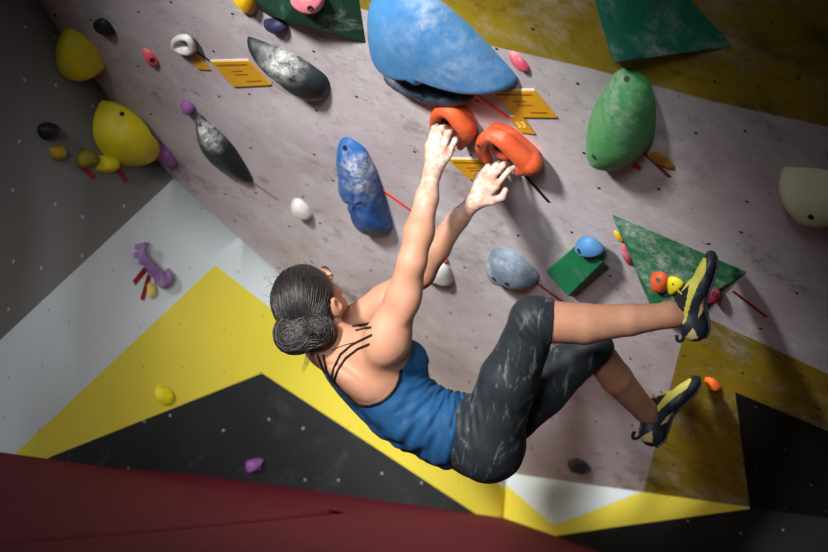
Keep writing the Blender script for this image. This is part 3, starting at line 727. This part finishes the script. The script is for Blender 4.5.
def lleg(F, g=0.0, k=.03):
    F.cone(J(486, 432, 5.72), J(540, 388, 5.73), .092+g, .080+g, k); F.cone(J(540, 388, 5.73), J(588, 352, 5.74), .076+g, .054+g, k)
    F.ell(J(594, 347, 5.74), (CR, CU, CF), (.050, .044, .052), .02, grow=g)
    F.cone(J(595, 350, 5.75), J(616, 378, 5.84), .048+g, .047+g, .01); F.cone(J(616, 378, 5.84), J(645, 411, 5.97), .047+g, .035+g, .01)

# ---- body
pts = [J(262, 255, 5.3), J(262, 255, 5.95), J(520, 115, 5.3), J(725, 245, 5.2), J(725, 460, 6.2), J(480, 490, 5.9)]
F = Field(*boxof(pts, .03), .004)
torso(F); pelvis(F)
rleg(F); lleg(F)
neck0, neck1 = TC+su*.14-sf*.01, HC-hu*.055-hf*.02
F.cone(neck0, neck1, .062, .050, .04)
F.cone(TC+su*.165-sf*.02, J(382, 347, 5.47), .045, .045, .04); F.cone(TC+su*.165-sf*.02, J(345, 332, 5.73), .045, .045, .04)
# right arm
F.cone(J(374, 362, 5.51), J(389, 340, 5.43), .052, .051, .06); F.ell(J(374, 380, 5.515), (CR, CU, CF), (.050, .045, .035), .05);
F.cone(J(389, 338, 5.43), J(402, 298, 5.38), .050, .043, .03); F.cone(J(402, 298, 5.38), J(412, 262, 5.34), .044, .037, .02)
F.ell(J(387, 335, 5.41), (nrm(V(.25, .97, 0)), nrm(V(.97, -.25, 0)), CF), (.075, .048, .042), .04)
F.ell(J(408, 296, 5.37), (nrm(V(.25, .97, 0)), nrm(V(.97, -.25, 0)), CF), (.075, .034, .036), .02)
F.cone(J(412, 262, 5.34), J(419, 232, 5.345), .036, .039, .02); F.cone(J(419, 232, 5.345), J(427, 198, 5.36), .038, .030, .02); F.cone(J(427, 198, 5.36), J(432, 173, 5.38), .030, .022, .015)
# left arm
F.cone(J(356, 350, 5.66), J(347, 330, 5.73), .055, .052, .04)
F.cone(J(347, 328, 5.73), J(385, 300, 5.68), .050, .044, .03); F.cone(J(385, 300, 5.68), J(421, 274, 5.62), .043, .037, .02)
F.cone(J(421, 274, 5.62), J(436, 248, 5.59), .037, .038, .02); F.cone(J(436, 248, 5.59), J(458, 219, 5.55), .037, .028, .02); F.cone(J(458, 219, 5.55), J(473, 203, 5.52), .028, .022, .015)
# hands: palm, four bent fingers, thumb
def hand(wr, mcp, pip, dip, tip, thumb, k=.006):
    w = J(*wr)
    for i, (a, b, c, d) in enumerate(zip(mcp, pip, dip, tip)):
        a, b, c, d = J(*a), J(*b), J(*c), J(*d); r = (.0092, .0095, .0090, .0080)[i]
        F.cone(w, a, .019, .0125, .012); F.cone(a, b, r*1.12, r*1.0, .004); F.ell(b, (CR, CU, CF), (r*1.1,)*3, .003)
        F.cone(b, c, r, r*.92, .002); F.cone(c, d, r*.92, r*.78, .002)
    t = [J(*p) for p in thumb]; F.cone(w, t[0], .018, .016, .012); F.cone(t[0], t[1], .0155, .0125, .008); F.cone(t[1], t[2], .0115, .0108, .003); F.cone(t[2], t[3], .0108, .009, .003)
hand((432, 174, 5.385), [(429, 146, 5.395), (436, 147.5, 5.39), (442.5, 150, 5.39), (448.5, 154, 5.395)],
     [(434.5, 128.5, 5.40), (441.5, 128.5, 5.395), (448.5, 133, 5.395), (455, 140, 5.40)],
     [(437, 126.5, 5.425), (444.5, 127.5, 5.425), (451, 132, 5.425), (456.5, 139, 5.425)], [(438, 131, 5.445), (445, 132, 5.447), (451, 137, 5.445), (456, 144, 5.44)],
     [(434, 166, 5.41), (441, 155, 5.425), (447, 151, 5.44), (452, 150, 5.452)])
hand((474, 202, 5.52), [(478, 177, 5.535), (484, 177, 5.525), (490, 180, 5.515), (496, 186, 5.515)],
     [(488, 167, 5.545), (496.5, 165.5, 5.53), (503, 165, 5.515), (509, 170.5, 5.505)],
     [(491, 166, 5.57), (499, 163, 5.555), (506, 162.5, 5.535), (514, 167.5, 5.515)], [(493, 169, 5.585), (501, 166, 5.575), (509, 164, 5.55), (516.5, 169, 5.53)],
     [(482, 201, 5.51), (492, 201, 5.505), (502, 197.5, 5.51), (505.5, 190, 5.52)])
# feet (inside the shoes)
F.cone(J(671, 314, 5.35), J(688, 318, 5.35), .031, .020, .02); F.cone(J(686, 312, 5.35), J(704, 275, 5.35), .022, .014, .02)
F.cone(J(645, 410, 5.97), J(655, 424, 6.0), .033, .020, .015); F.cone(J(660, 420, 6.005), J(686, 390, 6.035), .018, .012, .01)
# head
H_ = lambda r, f, u: HC+hr*r+hf*f+hu*u
hx = (hr, hf, hu)
F.ell(H_(0, -.004, .018), hx, (.074, .094, .086), .02); F.ell(H_(0, .040, -.045), hx, (.056, .052, .068), .025)
F.cone(H_(-.018, .072, -.098), H_(.018, .072, -.098), .021, .021, .02)
for s in (-1, 1):
    F.cone(H_(s*.052, .005, -.058), H_(s*.022, .066, -.096), .019, .018, .02)
    F.ell(H_(s*.040, .066, -.035), hx, (.022, .018, .018), .015)                # cheekbone
    F.ell(H_(s*.032, .100, .004), hx, (.016, .012, .010), .008, cut=True)        # socket
    F.ell(H_(s*.032, .084, .003), hx, (.0145, .014, .0125), .004)                # lid over the eye
    F.cone(H_(s*.014, .094, .024), H_(s*.048, .082, .020), .006, .005, .01)     # brow ridge
    F.ell(H_(s*.084, -.012, -.016), (hr+hf*-.3*s, hf, hu), (.013, .021, .033), .006)   # ear
    F.ell(H_(s*.098, -.006, -.010), (hr, hf, hu), (.008, .011, .018), .004, cut=True)
    F.cone(H_(s*.009, .103, -.038), H_(s*.012, .100, -.040), .007, .006, .005)
F.chain([H_(0, .094, .012), H_(0, .104, -.012), H_(0, .116, -.032)], [.008, .009, .011], .008)
F.cone(H_(-.016, .092, -.063), H_(.016, .092, -.063), .0065, .0065, .006); F.cone(H_(-.013, .091, -.074), H_(.013, .091, -.074), .007, .007, .006)
person = empty('person', J(484, 440, 5.62), 'woman climbing in a blue tank top and charcoal leggings, both hands on orange jugs', 'person')
sdf_obj('body', F, [m_skin], parent=person, relax=1)
for s in (-1, 1):
    bm = bmesh.new(); bmesh.ops.create_uvsphere(bm, u_segments=10, v_segments=6, radius=1)
    for v in bm.verts: v.co = Vector(H_(s*.032, .0945, .001)+hr*v.co.x*.010+hf*v.co.y*.0045+hu*v.co.z*.0040)
    frombm('eye', bm, [mat('dark_eye', srgb(50, 34, 28), rough=.2, bump=0)], person, True)
    tube('eyebrow', [H_(s*a, b, c) for a, b, c in [(.014, .1005, .027), (.028, .099, .031), (.042, .092, .029), (.052, .082, .024)]], .0026, m_hair, person, taper=[.7, 1, .8, .3])
tube('lips', [H_(a, b, -.0685) for a, b in [(-.024, .085), (-.014, .096), (0, .0995), (.014, .096), (.024, .085)]], .0035, mat('lip', srgb(176, 96, 88), rough=.5, bump=0), person, taper=[.3, 1, 1.1, 1, .3])
print('body done')

# ---- hair: cap, bun, strands
F = Field(*boxof([HC], .20), .004)
F.ell(H_(0, -.014, .022), hx, (.086, .100, .098), .02)
F.ell(H_(0, -.062, -.035), hx, (.066, .050, .060), .03); F.ell(J(315, 327, 5.50), (CR, CU, CF), (.042, .05, .045), .02)
F.plane_cut(H_(0, .052, .05), hf*.86-hu*.22)
for s in (-1, 1): F.ell(H_(s*.085, .036, -.045), hx, (.036, .056, .056), .012, cut=True)
BC = J(303, 333, 5.475)
bx = (nrm(V(1, .10, .2)), nrm(V(-.1, 1, 0)), -CF)
F2 = Field(*boxof([BC], .15), .004)
ring = []
for i in range(26):
    t = 2*math.pi*i/24*1.0; ring.append(BC+bx[0]*math.cos(t)*.056+bx[1]*math.sin(t)*.024+bx[2]*(.006*math.sin(2*t)))
F2.chain(ring, [.028+.004*math.sin(i*.9) for i in range(26)], .012); F2.ell(BC, bx, (.060, .032, .030), .01)
hair = sdf_obj('hair', F, [m_hair], parent=person); bun = sdf_obj('bun', F2, [m_hair], parent=hair)
me = hair.data; bvh = BVHTree.FromPolygons([tuple(v.co) for v in me.vertices], [tuple(p.vertices) for p in me.polygons])
root = BC+CF*.03+V(.0, .022, 0)
rs = np.random.RandomState(3); AV, AF = [], []
def addtube(pts, r, tp):
    vs, fs = tube(None, pts, r, None, seg=4, taper=tp); o = len(AV); AV.extend(vs); AF.extend([tuple(i+o for i in f) for f in fs])
ctr = H_(0, -.014, .015)
for i in range(560):
    d = rs.randn(3); d /= np.linalg.norm(d)
    if d@hf > .45 or d@(-hu) > .55: continue
    pts = []
    e = nrm(root-ctr)
    for j in range(10):
        t = j/9; v = nrm(d*(1-t)+e*t+1e-4); h = bvh.ray_cast(Vector(ctr+v*.25), Vector(-v))
        if h[0] is None: continue
        pts.append(np.array(h[0])+v*(.0003+.0016*rs.rand()))
    if len(pts) > 4: addtube(pts, .0013+.0008*rs.rand(), [.5]+[1]*(len(pts)-2)+[.6])
mb = bun.data; bvb = BVHTree.FromPolygons([tuple(v.co) for v in mb.vertices], [tuple(p.vertices) for p in mb.polygons])
for i in range(260):                                        # coils of the bun
    a0 = rs.rand()*6.28; ln = 1.6+rs.rand()*2.2; q = rs.rand()*6.28; pts = []
    for j in range(14):
        t = a0+ln*j/13; qq = q+(.5+.5*math.sin(i*2.3))*j/13+.35*math.sin(j*.55+i*1.7); rr = .0295
        c = BC+bx[0]*math.cos(t)*.050+bx[1]*math.sin(t)*.026+bx[2]*(.006*math.sin(2*t))
        out = nrm(bx[0]*math.cos(t)*.6+bx[1]*math.sin(t)); tgt = c+(out*math.cos(qq)+bx[2]*math.sin(qq))*rr
        dv = nrm(tgt-c); hh = bvb.ray_cast(Vector(c+dv*.09), Vector(-dv))
        if hh[0] is not None: pts.append(np.array(hh[0])+dv*(.0005+.0025*rs.rand()*0+.0012*((i*7) % 3)))
    if len(pts) > 6: addtube(pts, .0014+.0012*rs.rand(), [.4]+[1]*(len(pts)-2)+[.4])
o = pydata('hair_strands', AV, AF, [m_hair], hair)
tag(o, kind='stuff')
AV, AF = [], []
for i in range(26):                                         # loose flyaway wisps
    d = nrm(hu*(.3+.7*rs.rand())+hf*(.7*rs.rand()-.3)+hr*(rs.rand()-.5)*1.2)
    h = bvh.ray_cast(Vector(ctr+d*.25), Vector(-d))
    if h[0] is None: continue
    p = np.array(h[0]); w = nrm(np.cross(d, rs.randn(3))); ln = .018+.03*rs.rand()
    addtube([p+d*ln*t*.8+w*ln*t*t*.9 for t in np.linspace(0, 1, 6)], .00045, [1, 1, .9, .8, .6, .3])
for k in range(7):
    x = 304+k*.8; addtube([J(x, 350, 5.455), J(x+1.5, 356, 5.45), J(x+.5, 362, 5.452), J(x-3-k*.3, 367+k, 5.455)], .0006, [1, 1, .8, .3])
tag(pydata('loose_wisps', AV, AF, [m_hair], hair), kind='stuff')
print('hair done')

# ---- clothes
def grid(F):
    return ((F.lo[0]+np.arange(F.n[0])*F.h)[:, None, None], (F.lo[1]+np.arange(F.n[1])*F.h)[None, :, None], (F.lo[2]+np.arange(F.n[2])*F.h)[None, None, :])
def lin(F, P, n):
    X, Y, Z = grid(F); return (X-P[0])*n[0]+(Y-P[1])*n[1]+(Z-P[2])*n[2]
F = Field(*boxof([J(315, 345, 5.4), J(315, 345, 5.8), J(460, 480, 5.4), J(480, 400, 5.85)], .03), .0035)
torso(F, .009)
F.ell(J(452, 431, 5.615), (pr, pf, pu), (.136, .105, .07), .03, grow=.004)
s_ = lin(F, TC, su); f_ = lin(F, TC, sf); r_ = lin(F, TC, sr)
amp = np.clip((-s_-.02)/.16, .12, 1)
P0 = J(462, 372, 5.60); a_ = lin(F, P0, pu); b_ = lin(F, P0, -pf)
th = np.arctan2(a_, b_+.02); rad = np.sqrt(a_**2+b_**2)
wr = np.sin(th*24+1.6*np.sin(r_*22+rad*20)+1.2*np.sin(rad*45+r_*30))
wr2 = np.sin(2*math.pi*((s_*.6-f_*.9)*11+.8*np.sin(r_*21)))
F.F = (F.F+(amp*(.0030*wr+.0014*wr2+.0016*np.sin(th*47+2.2*np.sin(r_*30+rad*28)))).astype(np.float32)).astype(np.float32)
X, Y, Z = grid(F)
SC = J(361, 366, 5.49); SC2 = SC-sr*2*((SC-TC)@sr)
def sph(c, r, st=1.0):
    a, b, d = lin(F, c, su), lin(F, c, sf), lin(F, c, sr); return np.sqrt((a/1.05)**2+b**2+(d/st)**2)-r
cut = np.maximum(-sph(SC, .108, 1.1), -sph(SC2, .078, 1.1))
nl = nrm(su+sf*.45); top = lin(F, TC, nl)-.118
hem = -lin(F, J(461, 437, 5.62), nrm(V(-.97, .2, .05)))
F0 = F.F.copy()
edge = np.maximum(cut, top)
F.F = np.maximum(np.maximum(F0, edge), hem).astype(np.float32)
shirt = sdf_obj('tank_top', F, [m_shirt], parent=person, relax=1)
F.F = np.maximum(np.maximum(F0-.0022, np.abs(edge+.001)-.0042), hem).astype(np.float32)
sdf_obj('black_piping', F, [m_trim], parent=shirt, relax=1)
# straps laid over the back and shoulders
body = [c for c in person.children if c.name.startswith('body')][0]
bb = BVHTree.FromPolygons([tuple(v.co) for v in body.data.vertices], [tuple(p.vertices) for p in body.data.polygons])
def strap(px, w=.0034):
    pts = []
    for (x0, y0), (x1, y1) in zip(px[:-1], px[1:]):
        for t in np.linspace(0, 1, 6, endpoint=False):
            h = bb.ray_cast(Vector(C0), Vector(nrm(ray(x0+(x1-x0)*t, y0+(y1-y0)*t))))
            if h[0] is not None: pts.append(np.array(h[0])+np.array(h[1])*w*.4)
    if len(pts) > 3: tube('strap', pts, w, m_trim, shirt)
strap([(331, 381), (334, 368), (341, 354), (352, 345), (364, 339), (374, 334)]); strap([(334, 381), (338, 370), (346, 358), (358, 349), (372, 343)])
strap([(327, 378), (322, 366), (317, 352)]); strap([(330, 377), (326, 366), (323, 352)]); strap([(332, 350), (345, 345), (361, 341)], .0014)
strap([(353, 327), (362, 325), (370, 323)]); strap([(356, 331), (364, 329), (373, 327)])
# leggings: each leg cut at its own hem, then joined with the seat
B0 = boxof([J(440, 285, 5.2), J(620, 490, 5.9), J(440, 490, 5.2), J(620, 285, 5.9)], .02)
Fp = Field(*B0, .004); pelvis(Fp, .006); Fp.ell(J(447, 428, 5.615), (pr, pf, pu), (.122, .092, .08), .04)
Fr = Field(*B0, .004); rleg(Fr, .006); Fr.plane_cut(J(552, 322, 5.34), V(1, -.05, 0))
Fl = Field(*B0, .004); lleg(Fl, .006); Fl.plane_cut(J(599, 353, 5.75), nrm(J(630, 395, 5.9)-J(598, 352, 5.75)))
k = .03; a, b = Fp.F, Fr.F; h = np.maximum(k-np.abs(a-b), 0)/k; m1 = np.minimum(a, b)-h*h*k*.25
k = .012; a, b = m1, Fl.F; h = np.maximum(k-np.abs(a-b), 0)/k; Fp.F = np.minimum(a, b)-h*h*k*.25
q1 = lin(Fp, J(533, 321, 5.34), nrm(V(.35, .94, 0))); q2 = lin(Fp, J(533, 321, 5.34), nrm(V(.94, -.35, 0))); q3 = lin(Fp, J(533, 321, 5.34), CF)
kn = np.exp(-((q1+.02)**2+q2**2)/.0035); wr = np.sin(2*math.pi*((q1*.8+q2*.6)*42+.6*np.sin(q3*40)))
hp = np.exp(-(lin(Fp, J(468, 420, 5.5), su)**2+lin(Fp, J(468, 420, 5.5), sf)**2)/.006); wr2 = np.sin(2*math.pi*((q1*.5+q2)*30+.7*np.sin(q3*30)))
Fp.F = (Fp.F+.0016*kn*wr+.0018*hp*wr2+.0008*np.sin(q1*90+3*np.sin(q2*40))*np.sin(q3*70)).astype(np.float32)
Fp.plane_cut(J(446, 428, 5.62), pu)
legg = sdf_obj('leggings', Fp, [m_legg], parent=person, relax=1)
print('clothes done')

# ---- climbing shoes
SH = [mat('shoe_rubber', srgb(38, 44, 54), srgb(28, 33, 42), 30, .4, .5, .1, 200, .35, 24, spec=.4, cpos=.6), mat('shoe_yellow_suede', srgb(206, 200, 92), srgb(186, 178, 74), 30, .4, .75, .1, 200, .3, 20),
      mat('shoe_black_mesh', srgb(24, 26, 32), rough=.8, bump=.2, bscale=500), mat('shoe_tan_suede', srgb(206, 184, 128), rough=.8, bump=0)]
def L2(x, y): dx, dy = x-700, y-342; return (dx*.164-dy*.986, -dx*.986-dy*.164)
YEL = [L2(*p) for p in [(701, 253), (705, 258), (704, 270), (697, 283), (689, 302), (684, 322), (681, 324), (681, 312), (685, 296), (688, 284), (674, 298), (668, 298), (668, 290), (684, 282), (690, 272), (695, 258)]]
GUS = [L2(*p) for p in [(672, 298), (688, 285), (685, 298), (681, 315), (679, 332), (666, 325)]]
TAN = [[L2(*p) for p in [(704, 296), (706, 306), (696, 318), (699, 305)]], [L2(*p) for p in [(691, 327), (697, 338), (690, 340), (684, 338)]]]
def shoe(Hp, Tp, e2h, label, scale):
    e1 = nrm(Tp-Hp); e2 = nrm(e2h-e1*(e2h@e1)); e3 = np.cross(e1, e2); u = scale/91.0
    P = lambda s, t, w=0: Hp+e1*s*u+e2*t*u+e3*w*u
    F = Field(*boxof([P(0, -8, -20), P(95, 40, 20), P(0, 40, 20), P(95, -8, -20)], .03), .0028); ax = (e1, e2, e3)
    F.ell(P(13, 7), ax, (13.5*u, 13*u, 11.5*u), .01); F.cone(P(14, 8), P(38, 13), 11.5*u, 10.5*u, .012)
    F.cone(P(20, 14), P(34, 21), 11*u, 12*u, .012); F.cone(P(34, 20), P(52, 14), 12*u, 10.5*u, .012)
    F.ell(P(62, 7.5), ax, (19*u, 9.5*u, 15.5*u), .015); F.ell(P(78, 4), ax, (14.5*u, 7.5*u, 12.5*u), .012); F.ell(P(86, 2.5), ax, (6.5*u, 5*u, 8*u), .01)
    F.ell(P(46, -4), ax, (14*u, 5*u, 16*u), .01, cut=True)
    F.ell(P(17, 14), ax, (14.5*u, 12*u, 12*u), .01); F.plane_cut(P(1, 18.5), nrm(e2-e1*.36))
    vs, fs = F.mesh(); c = vs[fs].mean(1)-Hp; s = c@e1/u; t = c@e2/u; w = c@e3/u
    nq = np.cross(vs[fs[:, 2]]-vs[fs[:, 0]], vs[fs[:, 3]]-vs[fs[:, 1]]); nq /= np.linalg.norm(nq, axis=1)[:, None]+1e-9
    mi = np.zeros(len(fs), int)
    for i in range(len(fs)):
        p = (s[i], t[i])
        if inpoly(p, GUS) or (28 < s[i] <= 44 and nq[i]@e2 > .7): mi[i] = 2
        elif inpoly(p, YEL) or (s[i] > 52 and s[i] < 80 and nq[i]@e2 > .93): mi[i] = 1
        elif any(inpoly(p, q) for q in TAN): mi[i] = 3
    o = fastmesh('climbing_shoe', vs, fs, SH, person, mi, relax=1); o['label'] = label
    # sole plate, stitched strap and heel loops
    sole = [P(s_, t_, 0) for s_, t_ in [(4, -4.5), (14, -7), (26, -3.5), (38, 1), (52, 0.5), (64, -2.2), (76, -3.6), (88, -2)]]
    vs, fs = [], []
    wd = [5, 8, 7.5, 8.5, 12, 13.5, 12, 6]
    for p, w_ in zip(sole, wd):
        for a_, b_ in ((-w_, -1), (w_, -1), (w_, 1.2), (-w_, 1.2)): vs.append(p+e3*a_*u+e2*b_*u)
    for i in range(len(sole)-1):
        for k_ in range(4): fs.append((i*4+k_, i*4+(k_+1) % 4, (i+1)*4+(k_+1) % 4, (i+1)*4+k_))
    fs += [(3, 2, 1, 0), tuple(len(vs)-4+i for i in range(4))]
    bevel(pydata('sole', vs, fs, [SH[0]], o, smooth=False), .0015, 2)
    for w_ in (-3, 3):
        pts = [P(3+0*t_, 17, w_)+(-e1*math.sin(t_)*6+e2*(1-math.cos(t_))*3.6)*u for t_ in np.linspace(0, math.pi, 10)]
        tube('pull_loop', pts, .0042, SH[2], o)
    pts = [P(44+4*math.sin(t_), 27+4*math.sin(t_), 9*math.cos(t_)) for t_ in np.linspace(0, math.pi, 9)]
    tube('tongue_loop', pts, .002, SH[1], o)
    return o
shoe(J(700, 342, 5.35), J(715, 252, 5.35), V(-.98, .16, .0), 'right shoe seen sole side out, yellow and dark rubber', .241)
shoe(J(651, 448, 5.99), J(703, 376, 6.04), V(-.82, .57, .0), 'left shoe lower down, pale yellow and black', .258)
